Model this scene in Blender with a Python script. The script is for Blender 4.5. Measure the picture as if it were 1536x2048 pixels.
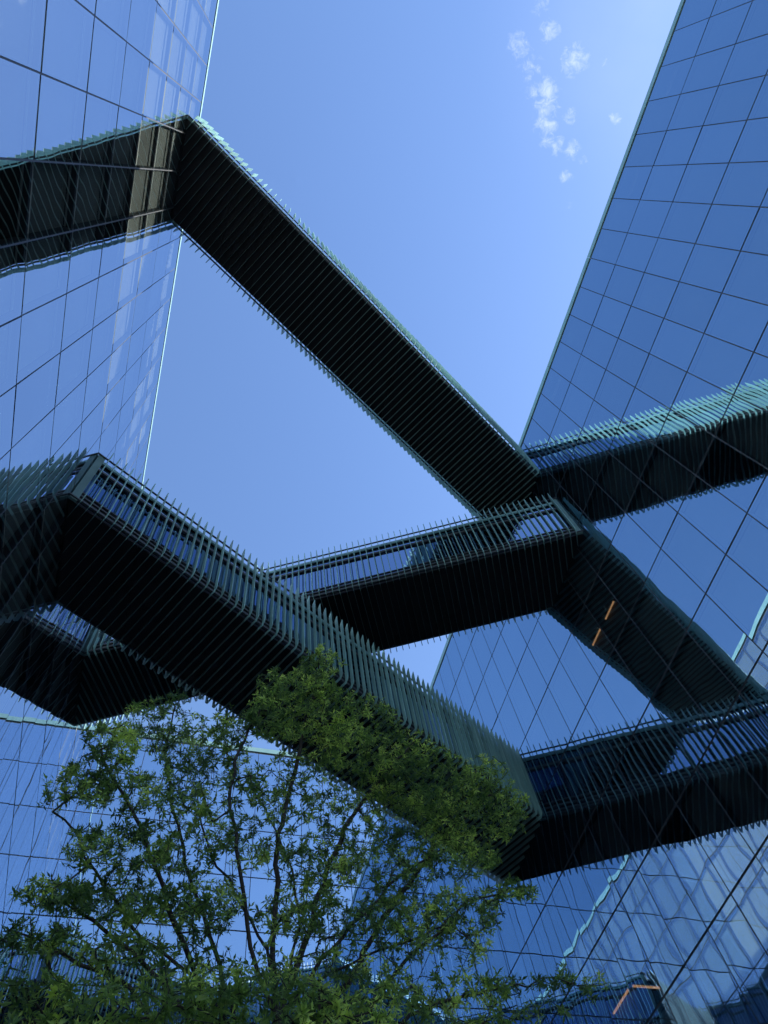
import bpy, bmesh, math, random
import numpy as np
from mathutils import Vector, Matrix

random.seed(7); RNG = np.random.default_rng(7)
S = bpy.context.scene
COL = S.collection
for o in list(bpy.data.objects):
    bpy.data.objects.remove(o)

# ------------------------------------------------------------------ camera
K = 1.5                       # one facade module in metres
EYE = 1.6
CAM_F = 1444.38               # focal length in pixels of a 1536 x 2048 picture
RIGHT = Vector((0.95733758, -0.26727713, -0.10985306))
UP = Vector((-0.20005469, -0.88732722, 0.41548589))
FWD = Vector((0.20852549, 0.37578364, 0.90294173))
cam = bpy.data.cameras.new('camera')
cam.sensor_fit = 'VERTICAL'; cam.sensor_height = 36.0
cam.lens = CAM_F / 2048 * 36.0
cam.clip_start = 0.1; cam.clip_end = 20000
cam_o = bpy.data.objects.new('camera', cam); COL.objects.link(cam_o)
m = Matrix((RIGHT, UP, -FWD)).transposed().to_4x4(); m.translation = (0, 0, EYE)
cam_o.matrix_world = m
S.camera = cam_o

# ------------------------------------------------------------------ sun and sky
SUN = Vector((1.0, -0.30, 0.62)).normalized()
SUN_EL = math.asin(SUN.z); SUN_AZ = math.atan2(SUN.x, SUN.y)      # azimuth from +Y towards +X
SKY_STRENGTH = 0.15
EXPOSURE = 0.84
W = bpy.data.worlds.new('World'); S.world = W; W.use_nodes = True
wn = W.node_tree.nodes; wl = W.node_tree.links
bg = wn['Background']
sky = wn.new('ShaderNodeTexSky'); sky.sky_type = 'NISHITA'; sky.sun_disc = False
sky.sun_elevation = SUN_EL; sky.sun_rotation = SUN_AZ
sky.altitude = 0; sky.air_density = 2.0; sky.dust_density = 1.1; sky.ozone_density = 6.0
# thin cloud wisps: broken noise inside a few soft patches of sky
tc = wn.new('ShaderNodeTexCoord')
def wmath(op, a, b=None, c=None):
    n = wn.new('ShaderNodeMath'); n.operation = op
    for i, v in enumerate((a, b, c)):
        if v is None: continue
        if isinstance(v, (int, float)): n.inputs[i].default_value = v
        else: wl.new(v, n.inputs[i])
    return n.outputs[0]
wisps = [  # direction, angular size, weight
    (0.2779, -0.2079, 0.9378, 0.0272, 1.00), (0.2414, -0.2261, 0.9437, 0.0212, 0.75), (0.2226, -0.2460, 0.9434, 0.0181, 0.60),
    (0.2156, -0.2051, 0.9547, 0.0244, 0.75), (0.2352, -0.1886, 0.9535, 0.0247, 0.60), (0.2629, -0.1726, 0.9493, 0.0249, 1.00),
    (0.2469, -0.1685, 0.9543, 0.0191, 0.60), (0.2665, -0.1551, 0.9513, 0.0252, 1.00), (0.2950, -0.1546, 0.9429, 0.0148, 0.95),
    (0.2729, -0.1390, 0.9519, 0.0224, 0.95), (0.2796, -0.1221, 0.9523, 0.0151, 0.80), (0.2940, -0.1205, 0.9482, 0.0166, 0.90),
    (0.3102, -0.1204, 0.9430, 0.0181, 0.90), (0.3261, -0.1146, 0.9384, 0.0106, 0.60), (0.3153, -0.0923, 0.9445, 0.0122, 0.75),
    (0.3432, -0.1628, 0.9250, 0.0132, 0.90), (0.3088, -0.2120, 0.9272, 0.0100, 0.50), (0.3286, -0.0621, 0.9424, 0.0109, 0.30)]
mask = None
for dx, dy, dz, rad, wt in wisps:
    d = Vector((dx, dy, dz)).normalized()
    n = wn.new('ShaderNodeVectorMath'); n.operation = 'DISTANCE'
    wl.new(tc.outputs['Generated'], n.inputs[0]); n.inputs[1].default_value = d
    mr = wn.new('ShaderNodeMapRange'); mr.interpolation_type = 'SMOOTHSTEP'
    wl.new(n.outputs['Value'], mr.inputs[0])
    mr.inputs[1].default_value = rad; mr.inputs[2].default_value = 0.0
    mr.inputs[3].default_value = 0.0; mr.inputs[4].default_value = wt
    mask = mr.outputs[0] if mask is None else wmath('MAXIMUM', mask, mr.outputs[0])
cn = wn.new('ShaderNodeTexNoise'); cn.inputs['Scale'].default_value = 95; cn.inputs['Detail'].default_value = 8
cn.inputs['Roughness'].default_value = 0.68; cn.inputs['Distortion'].default_value = 0.6
wl.new(tc.outputs['Generated'], cn.inputs['Vector'])
cl = wn.new('ShaderNodeMapRange'); cl.interpolation_type = 'SMOOTHSTEP'
wl.new(wmath('ADD', cn.outputs['Fac'], wmath('MULTIPLY', mask, 0.30)), cl.inputs[0])
cl.inputs[1].default_value = 0.50; cl.inputs[2].default_value = 1.12
cl.inputs[3].default_value = 0.0; cl.inputs[4].default_value = 0.44
cfac = wmath('MULTIPLY', cl.outputs[0], wmath('MINIMUM', wmath('MULTIPLY', mask, 3.0), 1.0))
hz = wn.new('ShaderNodeVectorMath'); hz.operation = 'DISTANCE'        # thin veil of high cloud on the sun's side
wl.new(tc.outputs['Generated'], hz.inputs[0]); hz.inputs[1].default_value = (0.3774, -0.2766, 0.8838)
hm = wn.new('ShaderNodeMapRange'); hm.interpolation_type = 'SMOOTHSTEP'; wl.new(hz.outputs['Value'], hm.inputs[0])
hm.inputs[1].default_value = 0.26; hm.inputs[2].default_value = 0.0; hm.inputs[3].default_value = 0.0; hm.inputs[4].default_value = 0.10
hn = wn.new('ShaderNodeTexNoise'); hn.inputs['Scale'].default_value = 9; hn.inputs['Detail'].default_value = 5
wl.new(tc.outputs['Generated'], hn.inputs['Vector'])
cfac = wmath('MAXIMUM', cfac, wmath('MULTIPLY', hm.outputs[0], wmath('MULTIPLY', hn.outputs['Fac'], 1.6)))
mixc = wn.new('ShaderNodeMix'); mixc.data_type = 'RGBA'
wl.new(cfac, mixc.inputs[0])
tint = wn.new('ShaderNodeMix'); tint.data_type = 'RGBA'; tint.blend_type = 'MULTIPLY'
tint.inputs[0].default_value = 1.0
wl.new(sky.outputs[0], tint.inputs[6]); tint.inputs[7].default_value = (0.81, 0.825, 1.0, 1)
wl.new(tint.outputs[2], mixc.inputs[6])
mixc.inputs[7].default_value = (5.2, 5.6, 6.2, 1)
wl.new(mixc.outputs[2], bg.inputs['Color'])
bg.inputs['Strength'].default_value = SKY_STRENGTH

sl = bpy.data.lights.new('sun', 'SUN'); sl.energy = 5.0; sl.angle = math.radians(0.53); sl.color = (1, 0.955, 0.88)
so = bpy.data.objects.new('sun', sl); COL.objects.link(so)
so.rotation_euler = (-SUN).to_track_quat('-Z', 'Y').to_euler()
so.location = (60, -30, 80)

S.view_settings.view_transform = 'Standard'; S.view_settings.look = 'None'
S.view_settings.exposure = EXPOSURE; S.view_settings.gamma = 1.0
S.view_settings.use_curve_mapping = False
S.render.engine = 'CYCLES'
S.cycles.max_bounces = 12; S.cycles.glossy_bounces = 8; S.cycles.transparent_max_bounces = 24
S.cycles.diffuse_bounces = 4; S.cycles.transmission_bounces = 6
S.cycles.sample_clamp_indirect = 4.0
S.cycles.blur_glossy = 0.3
S.cycles.use_denoising = True

# ------------------------------------------------------------------ helpers
def P(x, y, z):                       # facade modules -> metres (eye height at z = 0)
    return Vector((x * K, y * K, EYE + z * K))

def ray(px, py):                      # viewing direction of a point of the photograph
    return RIGHT * ((px - 768) / CAM_F) + UP * (-(py - 1024) / CAM_F) + FWD

def pix(p):                           # metres -> (x, y, depth)
    q = Vector(p) - Vector((0, 0, EYE))
    d = q.dot(FWD)
    if d <= 0.01: return (1e6, 1e6, d)
    return (768 + CAM_F * q.dot(RIGHT) / d, 1024 - CAM_F * q.dot(UP) / d, d)

def tag(o, label=None, cat=None, group=None, kind=None):
    if label: o['label'] = label
    if cat: o['category'] = cat
    if group: o['group'] = group
    if kind: o['kind'] = kind
    return o

def empty(name, loc):
    o = bpy.data.objects.new(name, None); COL.objects.link(o)
    o.location = loc; o.empty_display_size = 0.5
    return o

def place(name, mesh, parent=None, loc=(0, 0, 0), rot=(0, 0, 0)):
    """link an object; loc/rot are in world space, parents are unrotated empties"""
    o = bpy.data.objects.new(name, mesh); COL.objects.link(o)
    if parent is not None:
        o.parent = parent
        loc = Vector(loc) - parent.location
    o.location = loc; o.rotation_euler = rot
    return o

class MB:
    def __init__(self): self.v = []; self.f = []
    def box(self, lo, hi, M=None):
        b = len(self.v)
        for z in (lo[2], hi[2]):
            for (x, y) in ((lo[0], lo[1]), (hi[0], lo[1]), (hi[0], hi[1]), (lo[0], hi[1])):
                p = Vector((x, y, z)); self.v.append(M @ p if M else p)
        for q in ((3, 2, 1, 0), (4, 5, 6, 7), (0, 1, 5, 4), (1, 2, 6, 5), (2, 3, 7, 6), (3, 0, 4, 7)):
            self.f.append([b + i for i in q])
        return self
    def prism(self, poly, a, b, fn):
        """extrude polygon (list of 2d points, ccw) between a and b, fn(u, v, t) -> 3d"""
        s = len(self.v); n = len(poly)
        for t in (a, b):
            for u, v in poly: self.v.append(Vector(fn(u, v, t)))
        self.f.append([s + i for i in range(n)][::-1]); self.f.append([s + n + i for i in range(n)])
        for i in range(n):
            j = (i + 1) % n
            self.f.append([s + i, s + j, s + n + j, s + n + i])
        return self
    def mesh(self, name, mat, smooth=False):
        me = bpy.data.meshes.new(name)
        me.from_pydata([tuple(p) for p in self.v], [], self.f)
        bm = bmesh.new(); bm.from_mesh(me)
        bmesh.ops.recalc_face_normals(bm, faces=bm.faces); bm.to_mesh(me); bm.free()
        me.materials.append(mat)
        if smooth:
            for p in me.polygons: p.use_smooth = True
        me.update()
        return me

# ------------------------------------------------------------------ materials
def newmat(name):
    mt = bpy.data.materials.new(name); mt.use_nodes = True
    nt = mt.node_tree; nt.nodes.clear()
    out = nt.nodes.new('ShaderNodeOutputMaterial')
    return mt, nt, out

def varied(name, c1, c2, rough=0.5, metallic=0.0, scale=3.0, spec=0.5, objvar=0.0, detail=6, streak=None, bump=0.0):
    mt, nt, out = newmat(name)
    N = nt.nodes.new; L = nt.links.new
    b = N('ShaderNodeBsdfPrincipled'); L(b.outputs[0], out.inputs[0])
    b.inputs['Roughness'].default_value = rough; b.inputs['Metallic'].default_value = metallic
    b.inputs['Specular IOR Level'].default_value = spec
    tcn = N('ShaderNodeTexCoord'); mp = N('ShaderNodeMapping'); L(tcn.outputs['Object'], mp.inputs[0])
    if streak: mp.inputs['Scale'].default_value = streak
    nz = N('ShaderNodeTexNoise'); nz.noise_dimensions = '4D'
    nz.inputs['Scale'].default_value = scale; nz.inputs['Detail'].default_value = detail
    L(mp.outputs[0], nz.inputs['Vector'])
    oi = N('ShaderNodeObjectInfo')
    mw = N('ShaderNodeMath'); mw.operation = 'MULTIPLY'; mw.inputs[1].default_value = 37.0
    L(oi.outputs['Random'], mw.inputs[0]); L(mw.outputs[0], nz.inputs['W'])
    r = N('ShaderNodeMapRange'); L(nz.outputs['Fac'], r.inputs[0])
    r.inputs[1].default_value = 0.3; r.inputs[2].default_value = 0.7
    mx = N('ShaderNodeMix'); mx.data_type = 'RGBA'
    L(r.outputs[0], mx.inputs[0]); mx.inputs[6].default_value = (*c1, 1); mx.inputs[7].default_value = (*c2, 1)
    col = mx.outputs[2]
    if objvar:
        hv = N('ShaderNodeHueSaturation'); L(col, hv.inputs['Color'])
        mv = N('ShaderNodeMapRange'); L(oi.outputs['Random'], mv.inputs[0])
        mv.inputs[3].default_value = 1 - objvar; mv.inputs[4].default_value = 1 + objvar
        L(mv.outputs[0], hv.inputs['Value']); col = hv.outputs[0]
    L(col, b.inputs['Base Color'])
    if bump:
        bp = N('ShaderNodeBump'); bp.inputs['Distance'].default_value = bump; L(nz.outputs['Fac'], bp.inputs['Height'])
        L(bp.outputs[0], b.inputs['Normal'])
    return mt

def glass_mat(name, refl, tint, trans, wave, wscale):
    """coated facade glass: mirror coating over tinted see-through body, slightly wavy panes"""
    mt, nt, out = newmat(name)
    N = nt.nodes.new; L = nt.links.new
    tcn = N('ShaderNodeTexCoord'); oi = N('ShaderNodeObjectInfo')
    mw = N('ShaderNodeMath'); mw.operation = 'MULTIPLY'; mw.inputs[1].default_value = 91.0
    L(oi.outputs['Random'], mw.inputs[0])
    nz = N('ShaderNodeTexNoise'); nz.noise_dimensions = '4D'; nz.inputs['Scale'].default_value = wscale
    nz.inputs['Detail'].default_value = 1.0; nz.inputs['Roughness'].default_value = 0.35
    L(tcn.outputs['Object'], nz.inputs['Vector']); L(mw.outputs[0], nz.inputs['W'])
    bp = N('ShaderNodeBump'); bp.inputs['Strength'].default_value = 1.0; bp.inputs['Distance'].default_value = wave
    L(nz.outputs['Fac'], bp.inputs['Height'])
    gl = N('ShaderNodeBsdfGlossy'); gl.inputs['Roughness'].default_value = 0.0
    gl.inputs['Color'].default_value = (*tint, 1); L(bp.outputs[0], gl.inputs['Normal'])
    tr = N('ShaderNodeBsdfTransparent'); tr.inputs['Color'].default_value = (*trans, 1)
    lw = N('ShaderNodeLayerWeight'); lw.inputs['Blend'].default_value = 0.5
    pw = N('ShaderNodeMath'); pw.operation = 'POWER'; pw.inputs[1].default_value = 2.0
    L(lw.outputs['Facing'], pw.inputs[0])
    mr = N('ShaderNodeMapRange'); L(pw.outputs[0], mr.inputs[0])
    pv = N('ShaderNodeMapRange'); L(oi.outputs['Random'], pv.inputs[0])          # coating batches differ a little
    pv.inputs[3].default_value = refl - 0.035; pv.inputs[4].default_value = refl + 0.035; L(pv.outputs[0], mr.inputs[3])
    mr.inputs[3].default_value = refl; mr.inputs[4].default_value = 0.97
    mx = N('ShaderNodeMixShader'); L(mr.outputs[0], mx.inputs[0]); L(tr.outputs[0], mx.inputs[1]); L(gl.outputs[0], mx.inputs[2])
    # the rear skin of the same pane adds nothing further
    geo = N('ShaderNodeNewGeometry'); t2 = N('ShaderNodeBsdfTransparent')
    m2 = N('ShaderNodeMixShader'); L(geo.outputs['Backfacing'], m2.inputs[0]); L(mx.outputs[0], m2.inputs[1]); L(t2.outputs[0], m2.inputs[2])
    L(m2.outputs[0], out.inputs[0])
    return mt

M_GLASS = glass_mat('facade_glass', 0.33, (0.76, 0.86, 0.97), (0.78, 0.87, 0.87), 0.006, 0.5)
M_BLUE = glass_mat('blue_facade_glass', 0.50, (0.57, 0.79, 1.0), (0.62, 0.76, 0.84), 0.011, 0.5)
M_REAR = glass_mat('rear_facade_glass', 0.62, (0.68, 0.84, 1.0), (0.66, 0.78, 0.82), 0.008, 0.5)
M_BGLASS = glass_mat('bridge_glass', 0.42, (0.58, 0.74, 1.0), (0.17, 0.20, 0.26), 0.006, 0.6)
M_FIN = varied('patina_fin', (0.15, 0.32, 0.30), (0.26, 0.46, 0.43), rough=0.42, scale=1.6, objvar=0.2, streak=(7, 7, 0.6), bump=0.003)
M_RIB = varied('shaded_rib_dark_teal', (0.09, 0.165, 0.16), (0.14, 0.235, 0.225), rough=0.6, scale=2.0, spec=0.3)  # fin teal with underside shade put into it; end frames are simply dark teal
M_TRIM = varied('roof_trim_metal', (0.20, 0.37, 0.37), (0.27, 0.45, 0.45), rough=0.4, scale=0.8)
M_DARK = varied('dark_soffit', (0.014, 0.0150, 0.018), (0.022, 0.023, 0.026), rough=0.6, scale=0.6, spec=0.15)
M_RAIL = varied('dark_rail', (0.05, 0.055, 0.06), (0.09, 0.095, 0.10), rough=0.5, scale=2.0, spec=0.3)
M_MULL = varied('mullion_metal', (0.026, 0.029, 0.034), (0.046, 0.049, 0.055), rough=0.5, scale=1.5)
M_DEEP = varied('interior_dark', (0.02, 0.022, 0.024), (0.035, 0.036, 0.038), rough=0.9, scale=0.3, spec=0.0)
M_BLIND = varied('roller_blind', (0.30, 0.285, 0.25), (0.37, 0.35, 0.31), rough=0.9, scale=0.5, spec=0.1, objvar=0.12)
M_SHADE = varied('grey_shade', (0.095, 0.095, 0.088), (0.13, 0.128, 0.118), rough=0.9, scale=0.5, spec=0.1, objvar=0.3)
M_ROOF = varied('roof_membrane', (0.30, 0.30, 0.29), (0.38, 0.38, 0.36), rough=0.9, scale=0.4)
M_PAVE = varied('plaza_stone', (0.22, 0.215, 0.20), (0.32, 0.31, 0.29), rough=0.85, scale=0.7)
M_EARTH = varied('far_ground', (0.14, 0.15, 0.12), (0.22, 0.22, 0.18), rough=0.95, scale=0.02)
M_BARK = varied('bark', (0.022, 0.018, 0.015), (0.055, 0.046, 0.038), rough=0.9, scale=9, streak=(3, 3, 0.6), bump=0.01)

def lamp_mat():
    mt, nt, out = newmat('warm_lamp')
    e = nt.nodes.new('ShaderNodeEmission'); e.inputs[0].default_value = (1.0, 0.46, 0.20, 1); e.inputs[1].default_value = 1.3
    nz = nt.nodes.new('ShaderNodeTexNoise'); nz.inputs['Scale'].default_value = 4
    r = nt.nodes.new('ShaderNodeMapRange'); r.inputs[3].default_value = 0.25; r.inputs[4].default_value = 0.85
    nt.links.new(nz.outputs['Fac'], r.inputs[0]); nt.links.new(r.outputs[0], e.inputs[1])
    nt.links.new(e.outputs[0], out.inputs[0]); return mt
M_LAMP = lamp_mat()

def leaf_mat():
    mt, nt, out = newmat('leaf')
    N = nt.nodes.new; L = nt.links.new
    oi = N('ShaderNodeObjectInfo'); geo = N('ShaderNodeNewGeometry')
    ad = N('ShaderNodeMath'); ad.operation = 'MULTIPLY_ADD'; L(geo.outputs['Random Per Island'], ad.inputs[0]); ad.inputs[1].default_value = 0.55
    gn = N('ShaderNodeTexNoise'); gn.inputs['Scale'].default_value = 2.1; gn.inputs['Detail'].default_value = 4  # pale young clumps, brightened in colour to stand in for dappled bounced sun
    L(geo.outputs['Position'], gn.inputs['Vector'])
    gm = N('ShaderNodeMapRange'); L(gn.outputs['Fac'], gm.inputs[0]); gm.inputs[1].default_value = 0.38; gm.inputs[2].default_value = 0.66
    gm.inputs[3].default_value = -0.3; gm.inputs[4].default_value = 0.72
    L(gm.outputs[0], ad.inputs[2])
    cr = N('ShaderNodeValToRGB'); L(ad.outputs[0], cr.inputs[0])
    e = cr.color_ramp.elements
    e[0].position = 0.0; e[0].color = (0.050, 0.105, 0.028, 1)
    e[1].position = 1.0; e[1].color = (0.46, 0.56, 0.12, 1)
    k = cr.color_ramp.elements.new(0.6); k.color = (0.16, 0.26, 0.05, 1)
    b = N('ShaderNodeBsdfPrincipled'); b.inputs['Roughness'].default_value = 0.38
    b.inputs['Specular IOR Level'].default_value = 0.45
    L(cr.outputs[0], b.inputs['Base Color'])
    tr = N('ShaderNodeBsdfTranslucent')
    hv = N('ShaderNodeHueSaturation'); hv.inputs['Value'].default_value = 2.6; hv.inputs['Hue'].default_value = 0.485
    L(cr.outputs[0], hv.inputs['Color']); L(hv.outputs[0], tr.inputs['Color'])
    mx = N('ShaderNodeMixShader'); mx.inputs[0].default_value = 0.5
    L(b.outputs[0], mx.inputs[1]); L(tr.outputs[0], mx.inputs[2]); L(mx.outputs[0], out.inputs[0])
    return mt
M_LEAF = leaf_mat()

# ------------------------------------------------------------------ site
XL, XR, YB = -3.252, 10.454, 23.68       # glass planes: left wing, right wing, rear wing (modules)
ZT, ROW, ZCAP = 25.79, 2.159, 26.15      # top joint, pane height, parapet top
ZG = -EYE / K
NROW = 12
g = MB().box((-4000, -4000, -1.0), (4000, 4000, -0.02)).mesh('ground', M_EARTH)
tag(place('ground', g), kind='structure')
g = MB().box((XL * K - 0.4, -40, -0.02), (XR * K + 0.4, YB * K + 0.4, 0.0)).mesh('plaza_paving', M_PAVE)
tag(place('plaza_paving', g), kind='structure')

# ------------------------------------------------------------------ glass wings
GAP = 0.026; GAPH = 0.050      # upright and level joints
pane_me = MB().box((-(1 - GAP) / 2 * K, -0.014, -(ROW - GAPH) / 2 * K), ((1 - GAP) / 2 * K, 0.0, (ROW - GAPH) / 2 * K)).mesh('pane', M_GLASS)
pane_blue = pane_me.copy(); pane_blue.materials[0] = M_BLUE
pane_rear = pane_me.copy(); pane_rear.materials[0] = M_REAR
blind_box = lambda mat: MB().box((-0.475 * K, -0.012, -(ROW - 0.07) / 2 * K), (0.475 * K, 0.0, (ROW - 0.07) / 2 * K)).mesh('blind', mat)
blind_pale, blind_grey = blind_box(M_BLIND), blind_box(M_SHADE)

LAMPS = [(1290, 1974)]          # rooms whose lamp runs back from the glass keep their blind open
def wing(name, label, base, origin, axis, normal, ncol, rotz, step=1.0, blind_me=None, blind_mat=None, pane_me=pane_me, pane_mat=M_GLASS):
    """one glazed wall. origin: module coords of the top corner of column 0, axis: along the wall, normal: outwards"""
    root = empty(name, base)
    tag(root, label, 'building')
    ax = Vector(axis); nm = Vector(normal); o3 = Vector(origin)
    cells = []
    for c in range(ncol):
        for r in range(NROW):
            ctr = o3 + ax * ((c + 0.5) * step); ctr.z = ZT - (r + 0.5) * ROW
            w = P(*ctr); px, py, d = pix(w)
            seen = -90 < px < 1626 and -110 < py < 2160 and d > 0
            cells.append((0 if seen else 1, d, c, r, w))
    cells.sort(key=lambda t: (t[0], t[1]))
    rest = MB(); restb = MB()
    for i, (s, d, c, r, w) in enumerate(cells):
        px, py, _ = pix(w)
        jit = (random.gauss(0, 0.0022), 0.0, rotz + random.gauss(0, 0.003))
        if i < 299 and s == 0:
            p = place('pane', pane_me, root, w, jit); p.scale = ((step - GAP) / (1 - GAP), 1, 1)
            if any(abs(px - lx) < 60 and abs(py - ly) < 75 for lx, ly in LAMPS) or random.random() < 0.04: continue
            b = place('blind', blind_me, root, w - nm * (0.15 * K), (0, 0, rotz)); b.scale = (step, 1, 1)
        else:
            Mx = Matrix.Translation(w) @ Matrix.Rotation(rotz, 4, 'Z')
            rest.box((-(step - GAP) / 2 * K, -0.014, -(ROW - GAPH) / 2 * K), ((step - GAP) / 2 * K, 0, (ROW - GAPH) / 2 * K), Mx)
            Mx = Matrix.Translation(w - nm * (0.15 * K)) @ Matrix.Rotation(rotz, 4, 'Z')
            restb.box((-0.46 * step * K, -0.012, -(ROW - 0.09) / 2 * K), (0.46 * step * K, 0, (ROW - 0.09) / 2 * K), Mx)
    if rest.v:
        tag(place('outlying_panes', rest.mesh('outlying_panes', pane_mat), root, (0, 0, 0)), kind='stuff').location = -root.location
        tag(place('outlying_blinds', restb.mesh('outlying_blinds', blind_mat), root, (0, 0, 0)), kind='stuff').location = -root.location
    # mullions (upright) and transoms (level) stand just behind the joints
    zb = ZT - NROW * ROW
    R = Matrix.Rotation(rotz, 4, 'Z')
    hgt = (ZT - zb) * K
    mull = MB().box((-0.030 * K, -0.12 * K, -hgt / 2), (0.036 * K, -0.012 * K, hgt / 2)).mesh('mullion', M_MULL)
    for c in range(ncol + 1):
        q = o3 + ax * (c * step); q.z = (ZT + zb) / 2
        place('mullion', mull, root, P(*q), (0, 0, rotz))
    ln = ncol * step * K
    tran = MB().box((-ln / 2, -0.10 * K, -0.040 * K), (ln / 2, -0.022 * K, 0.040 * K)).mesh('transom', M_MULL)
    for r in range(NROW + 1):
        q = o3 + ax * (ncol * step / 2); q.z = ZT - r * ROW
        place('transom', tran, root, P(*q), (0, 0, rotz))
    mid = o3 + ax * (ncol * step / 2)
    mid.z = 0
    cap_n = max(1, int(round(ncol / 2)))
    capl = ncol * step / cap_n
    cap = MB().box((-(capl / 2 - 0.004) * K, -0.5 * K, 0), ((capl / 2 - 0.004) * K, 0.015, (ZCAP - ZT - 0.11) * K)).mesh('roof_trim', M_TRIM)
    for c in range(cap_n):
        q = o3 + ax * ((c + 0.5) * capl); q.z = ZT + 0.10
        place('roof_trim', cap, root, P(*q), (0, 0, rotz))
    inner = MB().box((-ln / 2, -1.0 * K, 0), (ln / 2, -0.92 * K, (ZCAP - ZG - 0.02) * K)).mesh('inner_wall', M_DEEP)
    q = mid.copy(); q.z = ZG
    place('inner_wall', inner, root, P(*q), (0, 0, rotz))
    roof = MB().box((-ln / 2, -8 * K, -0.5), (ln / 2, -0.52 * K, 0)).mesh('roof', M_ROOF)
    q.z = ZCAP - 0.15
    place('roof', roof, root, P(*q), (0, 0, rotz))
    plinth = MB().box((-ln / 2, -0.6 * K, 0), (ln / 2, 0.03, (zb - ZG - 0.03) * K)).mesh('plinth', M_RAIL)
    q.z = ZG
    place('plinth', plinth, root, P(*q), (0, 0, rotz))
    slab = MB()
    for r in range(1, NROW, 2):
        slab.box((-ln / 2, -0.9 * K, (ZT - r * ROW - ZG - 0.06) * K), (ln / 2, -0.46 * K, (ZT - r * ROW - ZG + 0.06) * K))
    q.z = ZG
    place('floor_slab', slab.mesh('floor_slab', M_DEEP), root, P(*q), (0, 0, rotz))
    return root

Y0 = -16.32
NC = int(round(YB - Y0))
left = wing('glass_building', 'left mirror glass wing with sunlit parapet edge and the steepest view of its panes',
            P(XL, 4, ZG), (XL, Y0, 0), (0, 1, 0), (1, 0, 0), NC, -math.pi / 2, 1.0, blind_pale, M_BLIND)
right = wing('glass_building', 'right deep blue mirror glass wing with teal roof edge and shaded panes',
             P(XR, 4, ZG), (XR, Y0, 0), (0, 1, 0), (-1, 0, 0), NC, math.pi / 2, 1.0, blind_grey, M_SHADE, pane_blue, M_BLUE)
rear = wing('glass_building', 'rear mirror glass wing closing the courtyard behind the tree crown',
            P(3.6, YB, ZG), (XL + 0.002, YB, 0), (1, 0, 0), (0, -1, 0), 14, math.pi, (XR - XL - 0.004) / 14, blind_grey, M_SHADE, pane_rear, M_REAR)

# ------------------------------------------------------------------ bridges
SP = 0.204; FIN_H = 2.67; FIN_D = 0.262; FIN_O = 0.165; RIB_D = 0.11; FIN_T = 0.021; BW_IN = 0.03

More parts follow.
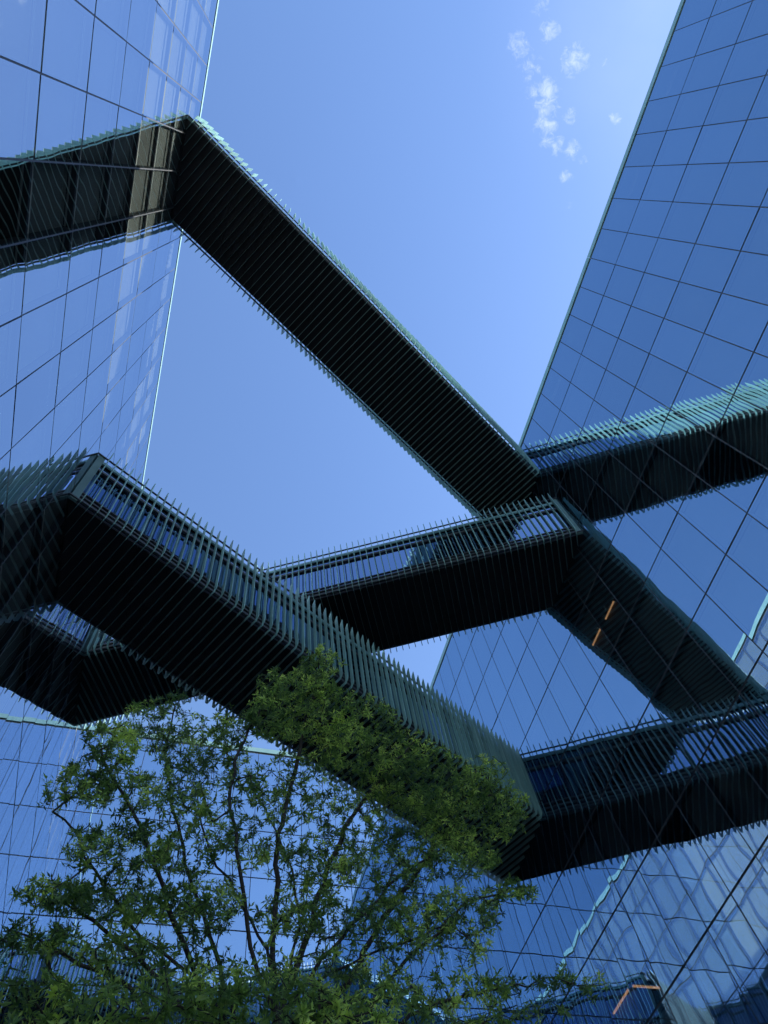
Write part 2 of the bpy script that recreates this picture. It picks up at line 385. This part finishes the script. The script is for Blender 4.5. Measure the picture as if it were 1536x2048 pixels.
def bridge(label, yl_near, yr_near, yl_far, zs):
    """covered bridge between the side wings; near = side facing the open end of the court"""
    A = Vector((XL, yl_near, 0)); B = Vector((XR, yr_near, 0))
    u = (B - A).normalized(); nfar = Vector((-u.y, u.x, 0))        # towards the far side (+y)
    width = (yl_far - yl_near) * u.x
    root = empty('skybridge', P((XL + XR) / 2, (yl_near + yr_near + yl_far - yl_near) / 2, zs))
    tag(root, label, 'bridge', 'finned bridges crossing between the glass wings')
    base = Vector(((XL + XR) / 2, (yl_near + yr_near) / 2, 0)) + nfar * width / 2
    base = Vector((base.x, base.y, zs))
    ang = math.atan2(u.y, u.x)
    # local frame: s along the axis, v across (+ far), z up from the soffit
    org = P(*base); Lm = Matrix.Rotation(ang, 4, 'Z')
    cu, su = u.x, u.y
    def srange(v):                      # where a line at offset v meets the two glass planes
        # x = base.x + s*cu - v*su
        return ((XL - base.x + v * su) / cu + 0.004, (XR - base.x + v * su) / cu - 0.004)
    def strip(mb, v0, v1, z0, z1, e=0.0):
        a0, b0 = srange(v0); a1, b1 = srange(v1)
        poly = [(a0 + e, v0), (b0 - e, v0), (b1 - e, v1), (a1 + e, v1)]
        return mb.prism(poly, z0, z1, lambda s, v, t: (s * K, v * K, t * K))
    def part(name, mb, mat):
        return place(name, mb.mesh(name, mat), root, org, (0, 0, ang))
    h = width / 2
    # underside panels
    n = 9
    a0, b0 = srange(-h); a1, b1 = srange(h)
    for i in range(n):
        t0, t1 = i / n, (i + 1) / n
        g2 = 0.006
        poly = [(a0 + (b0 - a0) * t0 + g2, -h), (a0 + (b0 - a0) * t1 - g2, -h), (a1 + (b1 - a1) * t1 - g2, h), (a1 + (b1 - a1) * t0 + g2, h)]
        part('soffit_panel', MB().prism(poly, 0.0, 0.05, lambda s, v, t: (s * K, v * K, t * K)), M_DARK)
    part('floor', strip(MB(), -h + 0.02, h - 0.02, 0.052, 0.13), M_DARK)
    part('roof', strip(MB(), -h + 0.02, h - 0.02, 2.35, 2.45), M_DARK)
    for sd in (-1, 1):
        def side(z0, z1, d0, d1):
            lo, hi = sorted((sd * (h - d0), sd * (h - d1)))
            return strip(MB(), lo, hi, z0, z1)
        part('glass_wall', side(0.14, 2.34, 0.062, 0.052), M_BGLASS)
        part('rail', side(0.05, 0.09, -0.10, -0.055), M_RAIL)
        part('rail', side(0.20, 0.26, -0.03, 0.03), M_RAIL)
        part('rail', side(0.36, 0.415, -0.03, 0.03), M_RAIL)
        part('rail', side(0.53, 0.57, -0.03, 0.03), M_RAIL)
        part('rail', side(1.93, 2.03, -0.01, 0.035), M_RAIL)
        part('roof_edge', side(2.33, 2.45, -0.02, 0.018), M_TRIM)
        part('rail', side(2.53, 2.56, -0.10, -0.06), M_RAIL)
    # end frames against the glass
    for sgn in (0, 1):
        for sd in (-1, 1):
            a, b = srange(sd * (h + 0.02))
            s0 = a if sgn == 0 else b - 0.17
            part('end_frame', MB().box((s0 * K, (sd * (h + 0.035) - 0.03) * K, 0.01 * K), ((s0 + 0.17) * K, (sd * (h + 0.035) + 0.03) * K, 2.58 * K)), M_RIB)
    # fins: one blade up each flank and a rib under the soffit
    s_lo = min(a0, a1); s_hi = max(b0, b1)
    k0 = int(math.ceil(s_lo / SP)); k1 = int(math.floor(s_hi / SP))
    def fin_mesh(va, vb, lft, rgt):
        mb = MB(); nr = 0
        t = FIN_T / 2
        fn = lambda v, z, s: (s * K, v * K, z * K)
        if vb - va > 0.05:
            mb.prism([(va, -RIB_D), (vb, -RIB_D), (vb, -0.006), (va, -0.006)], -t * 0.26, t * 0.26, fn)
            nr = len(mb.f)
            for sd, on in ((-1, lft), (1, rgt)):       # brackets out to the blades
                if on:
                    e0, e1 = sorted((sd * h, sd * (h + FIN_O)))
                    mb.prism([(e0, -RIB_D), (e1, -RIB_D), (e1, -0.006), (e0, -0.006)], -t * 0.4, t * 0.4, fn)
        for sd, on in ((-1, lft), (1, rgt)):
            if not on: continue
            i, o = sd * (h + FIN_O + 0.002), sd * (h + FIN_D)
            poly = [(i, -RIB_D), (o, 0.02), (o, FIN_H), (i, FIN_H - 0.15)]
            if sd < 0: poly = poly[::-1]
            mb.prism(poly, -t, t, fn)
        if not mb.v: return None
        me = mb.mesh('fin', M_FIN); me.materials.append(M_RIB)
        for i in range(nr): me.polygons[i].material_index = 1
        return me
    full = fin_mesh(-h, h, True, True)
    post_me = MB().box((-0.022 * K, -0.03 * K, 0.14 * K), (0.022 * K, 0.03 * K, 2.32 * K)).mesh('post', M_RAIL)
    for k in range(k0, k1 + 1):
        s = k * SP
        # x(v) = base.x + s*cu - v*su must stay between the planes
        def v_at(x): return (base.x + s * cu - x) / su
        lim = sorted((v_at(XL + 0.03), v_at(XR - 0.03)))
        va, vb = max(-h, lim[0]), min(h, lim[1])
        if vb - va < 0.05: continue
        lft = lim[0] < -h - FIN_D * 0.6; rgt = lim[1] > h + FIN_D * 0.6
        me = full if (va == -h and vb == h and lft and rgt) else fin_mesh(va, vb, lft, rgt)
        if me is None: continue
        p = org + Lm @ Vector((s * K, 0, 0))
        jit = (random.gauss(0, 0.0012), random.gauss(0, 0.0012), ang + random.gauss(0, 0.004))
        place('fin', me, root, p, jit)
        for sd, on in ((-1, lft), (1, rgt)):
            if on:
                place('post', post_me, root, org + Lm @ Vector(((s + 0.05) * K, sd * (h - 0.095) * K, 0)), (0, 0, ang))
    return root

bridge('highest skybridge just below the roofline with sunlit pale fins at its left end', -0.70, 7.22, 2.0, 23.40)
bridge('middle skybridge with dark glazed side rising to the right behind the lowest bridge', 14.45, 7.20, 17.08, 18.80)
bridge('lowest and nearest skybridge with shaded teal fins running down behind the tree top', 7.25, 14.55, 9.80, 14.60)

# ------------------------------------------------------------------ warm light bars behind the glass
def bar_on(plane, p0, p1, label, depth=0.08):
    def hit(px, py):
        d = ray(px, py)
        if plane == 'R': t = (XR + depth) / d.x
        else: t = (YB + depth) / d.y
        return d * t
    a, b = hit(*p0), hit(*p1)
    z = (a.z + b.z) / 2
    root = empty('light_bar', P((a.x + b.x) / 2, (a.y + b.y) / 2, z))
    tag(root, label, 'lamp', 'warm linear lamps behind the facade glass')
    dv = Vector((b.x - a.x, b.y - a.y, 0)); ln = dv.length * K; ang = math.atan2(dv.y, dv.x)
    r = 0.035 * K * 0.7
    tube = MB().prism([(r * math.cos(i * math.pi / 4), r * math.sin(i * math.pi / 4)) for i in range(8)], -ln / 2, ln / 2, lambda a_, b_, t: (t, a_, b_))
    place('diffuser', tube.mesh('diffuser', M_LAMP), root, root.location, (0, 0, ang))
    c = MB().box((-ln / 2 - 0.03, -r * 0.9, r * 0.9), (ln / 2 + 0.03, r * 0.9, r * 1.5))
    c.box((-ln / 2 - 0.03, -r, -r), (-ln / 2 - 0.002, r, r * 0.88)); c.box((ln / 2 + 0.002, -r, -r), (ln / 2 + 0.03, r, r * 0.88))
    place('housing', c.mesh('housing', M_RAIL), root, root.location, (0, 0, ang))
bar_on('R', (1211, 1238), (1228, 1202), 'short warm light bar seen through the middle bridge reflection, upper of two in line')
bar_on('R', (1185, 1290), (1203, 1254), 'warm light bar at the lower edge of the middle bridge reflection, below another in line')
bar_on('R', (1031, 1527), (1047, 1490), 'warm light bar by the far end of the lowest bridge')
bar_on('R', (1228, 2030), (1257, 1975), 'longer warm light bar low in the right wing beside the hanging leaves')

def cross_bar(p0, p1, label):
    """a ceiling bar running straight into the room behind the right wing's glass"""
    d0, d1 = ray(*p0), ray(*p1)
    t0 = (XR + 0.06) / d0.x; a = d0 * t0
    t1 = a.y / d1.y; b = d1 * t1
    ln = max(0.3, min(0.85, abs(b.x - a.x))) * K
    root = empty('light_bar', P(a.x + ln / K / 2, a.y, a.z)); tag(root, label, 'lamp', 'warm linear lamps behind the facade glass')
    r = 0.035 * K * 0.7
    tube = MB().prism([(r * math.cos(i * math.pi / 4), r * math.sin(i * math.pi / 4)) for i in range(8)], -ln / 2, ln / 2, lambda a_, b_, t: (t, a_, b_))
    place('diffuser', tube.mesh('diffuser', M_LAMP), root, root.location)
    place('housing', MB().box((-ln / 2 - 0.03, -r * 0.9, r * 0.9), (ln / 2 + 0.03, r * 0.9, r * 1.5)).mesh('housing', M_RAIL), root, root.location)
cross_bar((1266, 1972), (1320, 1976), 'short level warm light bar lowest at the right, square to the longer one beside it')

# ------------------------------------------------------------------ tree
def V(px, py, ym):                       # point of the photograph at forward distance ym metres
    d = ray(px, py); return d * (ym / d.y) + Vector((0, 0, EYE))

tree = empty('tree', (1.22, 6.0, 0.0))
tag(tree, 'leafy green tree with narrow leaves standing in the courtyard below the bridges', 'tree')

nodes = []; par = []
def add_path(pts, start, nsub=4, wob=0.03):
    """polyline through pts; returns last node index"""
    cur = start
    for p in pts:
        a = nodes[cur]
        steps = max(1, int((p - a).length / 0.16))
        for i in range(1, steps + 1):
            q = a.lerp(p, i / steps)
            if i < steps: q = q + Vector(RNG.normal(0, wob * 0.5, 3))
            nodes.append(q); par.append(cur); cur = len(nodes) - 1
    return cur
nodes.append(Vector((1.22, 6.0, 0.0))); par.append(-1)
t1 = add_path([Vector((1.23, 5.98, 1.6)), Vector((1.20, 6.02, 2.5))], 0)
t2 = add_path([Vector((1.24, 6.0, 3.4)), V(556, 2040, 6.0)], t1)
limb = [
    (t2, [(545, 1920, 6.02), (552, 1800, 6.05), (556, 1690, 6.0), (575, 1600, 6.1), (600, 1500, 6.0), (625, 1400, 5.9), (640, 1310, 5.8)]),
    (t2, [(585, 1960, 6.2), (620, 1860, 6.3), (650, 1750, 6.5), (700, 1640, 6.6), (760, 1560, 6.5), (830, 1480, 6.4)]),
    (t1, [(420, 2060, 5.8), (388, 1940, 5.8), (350, 1850, 5.7), (318, 1750, 5.7), (285, 1660, 5.6), (235, 1570, 5.6), (200, 1500, 5.5)]),
    (t1, [(470, 2040, 6.1), (440, 1930, 6.2), (408, 1830, 6.3), (370, 1730, 6.4), (345, 1620, 6.5), (330, 1500, 6.5), (350, 1410, 6.4)]),
    (t2, [(520, 1960, 5.9), (495, 1850, 5.8), (480, 1740, 5.7), (460, 1620, 5.6), (470, 1520, 5.6), (520, 1420, 5.6)]),
    (t1, [(650, 2030, 6.2), (720, 1930, 6.5), (770, 1830, 6.7), (830, 1750, 6.9), (900, 1660, 7.0), (980, 1590, 7.0)]),
    (t1, [(700, 2060, 6.0), (780, 1960, 6.1), (860, 1880, 6.2), (940, 1800, 6.3), (1040, 1775, 6.3)]),
    (t1, [(330, 2080, 5.4), (260, 1975, 5.3), (160, 1930, 5.2), (80, 1880, 5.1), (20, 1860, 5.0)]),
    (t1, [(420, 2100, 5.0), (300, 1940, 5.2), (220, 1870, 5.3), (130, 1790, 5.4)]),
    (t1, [(760, 2080, 5.6), (880, 2005, 5.7), (1000, 1975, 5.7), (1110, 1955, 5.8), (1190, 1970, 5.8)]),
    (t2, [(570, 1960, 6.1), (600, 1850, 6.3), (585, 1740, 6.4), (540, 1640, 6.3), (500, 1560, 6.2)]),
    (t2, [(535, 1900, 6.0), (470, 1790, 6.2), (420, 1700, 6.3), (395, 1600, 6.3)]),
    (t1, [(440, 1990, 5.9), (355, 1930, 5.8), (260, 1850, 5.7), (190, 1740, 5.6), (130, 1640, 5.5)]),
    (t2, [(600, 1980, 6.1), (700, 1850, 6.2), (790, 1760, 6.4), (880, 1700, 6.6)]),
    (t2, [(640, 1960, 6.2), (760, 1900, 6.2), (900, 1850, 6.2), (960, 1900, 6.0)]),
    (t1, [(480, 2120, 4.6), (440, 2010, 4.4)]), (t1, [(620, 2120, 4.8), (640, 2000, 4.7)]),
]
for st, pts in limb:
    add_path([V(*p) for p in pts], st)
nlimb = len(nodes)

blobs = [  # centre, half sizes (photo pixels), forward distance, half depth (m), number of leaf tufts
    (640, 1325, 45, 35, 5.8, .25, 30), (600, 1370, 95, 45, 5.8, .4, 85), (560, 1430, 80, 55, 5.7, .5, 95),
    (690, 1440, 110, 60, 6.1, .5, 130), (760, 1500, 130, 60, 6.4, .5, 150), (850, 1560, 150, 70, 6.6, .5, 190),
    (970, 1560, 60, 55, 6.9, .4, 55), (940, 1630, 120, 70, 6.9, .5, 130), (1020, 1625, 45, 55, 7.0, .3, 35), (820, 1630, 120, 60, 6.7, .6, 95),
    (225, 1490, 70, 50, 5.5, .4, 55), (165, 1560, 80, 50, 5.5, .4, 40), (330, 1460, 110, 50, 6.3, .5, 70), (400, 1500, 110, 55, 6.1, .6, 80),
    (300, 1410, 70, 16, 6.3, .3, 12), (350, 1395, 30, 16, 6.4, .2, 8), (470, 1450, 50, 40, 5.8, .4, 28),
    (280, 1580, 130, 55, 5.7, .6, 75), (440, 1590, 110, 70, 5.9, .7, 70), (600, 1570, 110, 80, 6.1, .8, 85), (690, 1620, 80, 60, 6.5, .6, 45),
    (230, 1700, 130, 55, 5.5, .6, 50), (110, 1600, 30, 40, 5.5, .3, 6), (360, 1690, 110, 70, 6.1, .8, 60), (520, 1690, 90, 60, 5.9, .8, 40), (640, 1720, 90, 70, 6.3, .8, 50),
    (780, 1720, 110, 70, 6.6, .8, 80), (920, 1710, 95, 50, 6.7, .6, 55), (1035, 1780, 45, 25, 6.3, .2, 16),
    (120, 1790, 100, 40, 5.3, .4, 32), (250, 1800, 110, 50, 5.4, .6, 45), (400, 1810, 110, 60, 5.9, .8, 55), (620, 1830, 120, 60, 6.1, .8, 60), (800, 1830, 120, 60, 6.3, .8, 70), (930, 1820, 80, 60, 6.3, .5, 40),
    (60, 1870, 90, 45, 5.0, .4, 40), (190, 1900, 130, 45, 5.2, .5, 62), (350, 1905, 110, 45, 5.5, .7, 50), (560, 1930, 110, 50, 5.6, .8, 50), (740, 1930, 120, 50, 5.9, .7, 65), (900, 1890, 100, 45, 5.9, .5, 48),
    (60, 1980, 90, 60, 4.9, .4, 45), (250, 1990, 150, 60, 4.9, .6, 85), (420, 1975, 110, 55, 4.4, .4, 75), (600, 2000, 110, 50, 4.7, .5, 75), (760, 2010, 120, 50, 5.0, .5, 70), (900, 1985, 110, 50, 5.5, .4, 55),
    (520, 2060, 300, 40, 4.6, .6, 110), (900, 2050, 150, 30, 5.2, .5, 40), (150, 2060, 170, 40, 4.7, .5, 50),
    (1000, 1970, 60, 30, 5.7, .3, 26), (1110, 1955, 60, 26, 5.8, .25, 24), (1185, 1970, 30, 28, 5.8, .15, 14), (1060, 2020, 90, 25, 5.6, .3, 14),
]
pts = []
for cx, cy, rx, ry, ym, dm, n in blobs:
    for _ in range(int(n * (2.0 if cy < 1700 else 3.2 if cy < 1850 else 1.1))):
        while True:
            a, b, c = RNG.uniform(-1, 1, 3)
            if a * a + b * b + c * c < 1: break
        pts.append(V(cx + a * rx, cy + b * ry, ym + c * dm))
# grow twigs: nearest points first, each joined to the closest wood with a sagging curve
narr = [np.array(v) for v in nodes]
def dist_to_wood(p, arr): return np.sqrt(((arr - p) ** 2).sum(1))
base_arr = np.array(narr)
order = sorted(range(len(pts)), key=lambda i: dist_to_wood(np.array(pts[i]), base_arr).min())
cap = len(nodes) + len(pts) * 9
arr = np.zeros((cap, 3)); arr[:len(nodes)] = base_arr; cnt = len(nodes)
tips = []
for i in order:
    p = np.array(pts[i])
    d = np.sqrt(((arr[8:cnt] - p) ** 2).sum(1)) + 0.10 * np.maximum(0, arr[8:cnt, 2] - p[2])
    j = int(d.argmin()) + 8
    a = Vector(arr[j]); b = Vector(p); L_ = (b - a).length
    if L_ < 0.04: continue
    ns = max(1, min(6, int(L_ / 0.11)))
    mid = a.lerp(b, 0.5) + Vector(RNG.normal(0, 0.10 * L_, 3)) - Vector((0, 0, 0.07 * L_))
    cur = j
    for k in range(1, ns + 1):
        t = k / ns
        q = a * (1 - t) ** 2 + mid * 2 * t * (1 - t) + b * t * t
        nodes.append(q); par.append(cur); cur = len(nodes) - 1
        arr[cnt] = q; cnt += 1
    tips.append((cur, (b - mid).normalized()))
# radii by the pipe model
N_ = len(nodes)
load = [0.0] * N_
for i, _ in tips: load[i] += 1.0
for i in range(N_ - 1, 0, -1): load[par[i]] += load[i]
rad = [max(0.0018, 0.0020 * (max(l, 0.5) ** 0.385)) for l in load]
for i in range(nlimb): rad[i] = max(rad[i], 0.006)
bm = bmesh.new()
def ring(c, ax, r, n):
    ax = ax.normalized(); t = Vector((0, 0, 1)) if abs(ax.z) < 0.9 else Vector((1, 0, 0))
    e1 = ax.cross(t).normalized(); e2 = ax.cross(e1)
    return [bm.verts.new(c + (e1 * math.cos(2 * math.pi * k / n) + e2 * math.sin(2 * math.pi * k / n)) * r) for k in range(n)]
for i in range(1, N_):
    p = par[i]; a, b = nodes[p], nodes[i]
    dvec = b - a
    if dvec.length < 1e-4: continue
    r0 = min(rad[p], rad[i] * 1.35); r1 = rad[i]
    n = 8 if r1 > 0.02 else (5 if r1 > 0.006 else 3)
    ra = ring(a - dvec.normalized() * r0 * 0.4, dvec, r0, n); rb = ring(b, dvec, r1, n)
    for k in range(n):
        f = bm.faces.new((ra[k], ra[(k + 1) % n], rb[(k + 1) % n], rb[k])); f.smooth = True
me = bpy.data.meshes.new('trunk'); bm.to_mesh(me); bm.free(); me.materials.append(M_BARK)
place('trunk', me, tree).location = -tree.location

def tuft(rs, nleaf):
    """a whorl of narrow folded leaves at a twig tip; +Z is the twig direction"""
    vs, fs = [], []
    for k in range(nleaf):
        az = k * 2.4 + rs.uniform(-.4, .4); el = rs.uniform(-0.35, 1.0)
        ln = rs.uniform(0.042, 0.088); wd = ln * rs.uniform(0.11, 0.15)
        d = Vector((math.cos(az) * math.cos(el), math.sin(az) * math.cos(el), math.sin(el)))
        side = d.cross(Vector((0, 0, 1))).normalized(); nrm = side.cross(d).normalized()
        side = (side + nrm * rs.uniform(-.5, .5)).normalized(); nrm = side.cross(d).normalized()
        o = Vector((0, 0, rs.uniform(-0.05, 0.01))); dr = Vector((0, 0, -1)) * ln * rs.uniform(0.05, 0.3)
        b = len(vs)
        vs += [o + d * 0.006, o + d * ln * .45 + side * wd + nrm * wd * .35 + dr * .3, o + d * ln * .48 + dr * .3,
               o + d * ln * .45 - side * wd + nrm * wd * .35 + dr * .3, o + d * ln + dr]
        fs += [(b, b + 1, b + 2), (b, b + 2, b + 3), (b + 1, b + 4, b + 2), (b + 2, b + 4, b + 3)]
    return vs, fs
rs = random.Random(3)
kinds = [tuft(rs, rs.randint(9, 13)) for _ in range(8)]
kmesh = []
for vs, fs in kinds:
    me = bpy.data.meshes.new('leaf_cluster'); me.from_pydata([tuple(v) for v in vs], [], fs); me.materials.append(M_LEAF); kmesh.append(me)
place_list = []
for i, d in tips:
    ax = (d + Vector((0, 0, 0.55)) + Vector(RNG.normal(0, .45, 3))).normalized()
    place_list.append((nodes[i], ax))
    # a second tuft a little way down the twig
    if RNG.random() < 0.55 and par[i] > 8:
        ax2 = (Vector(RNG.normal(0, .7, 3)) + Vector((0, 0, .5))).normalized()
        place_list.append((nodes[i].lerp(nodes[par[i]], 0.8), ax2))
def onscreen(p):
    x, y, d = pix(p); return 0 <= x < 1536 and 0 <= y < 2048
place_list.sort(key=lambda t: (not onscreen(t[0]), (t[0] - Vector((0, 0, EYE))).length))
allv, allf = [], []
for idx, (p, ax) in enumerate(place_list):
    q = ax.to_track_quat('Z', 'Y'); q = q @ Matrix.Rotation(rs.uniform(0, 6.28), 3, 'Z').to_quaternion()
    sc = rs.uniform(0.6, 1.15); k = rs.randrange(8)
    if idx < 299:
        o = place('leaf_cluster', kmesh[k], tree, p); o.rotation_euler = q.to_euler(); o.scale = (sc,) * 3
    else:
        Mx = Matrix.Translation(p) @ q.to_matrix().to_4x4() @ Matrix.Scale(sc, 4)
        b = len(allv); vs, fs = kinds[k]
        allv += [tuple(Mx @ v) for v in vs]; allf += [tuple(b + i for i in f) for f in fs]
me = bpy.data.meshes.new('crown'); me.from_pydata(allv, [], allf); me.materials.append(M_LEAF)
tag(place('crown', me, tree), kind='stuff').location = -tree.location
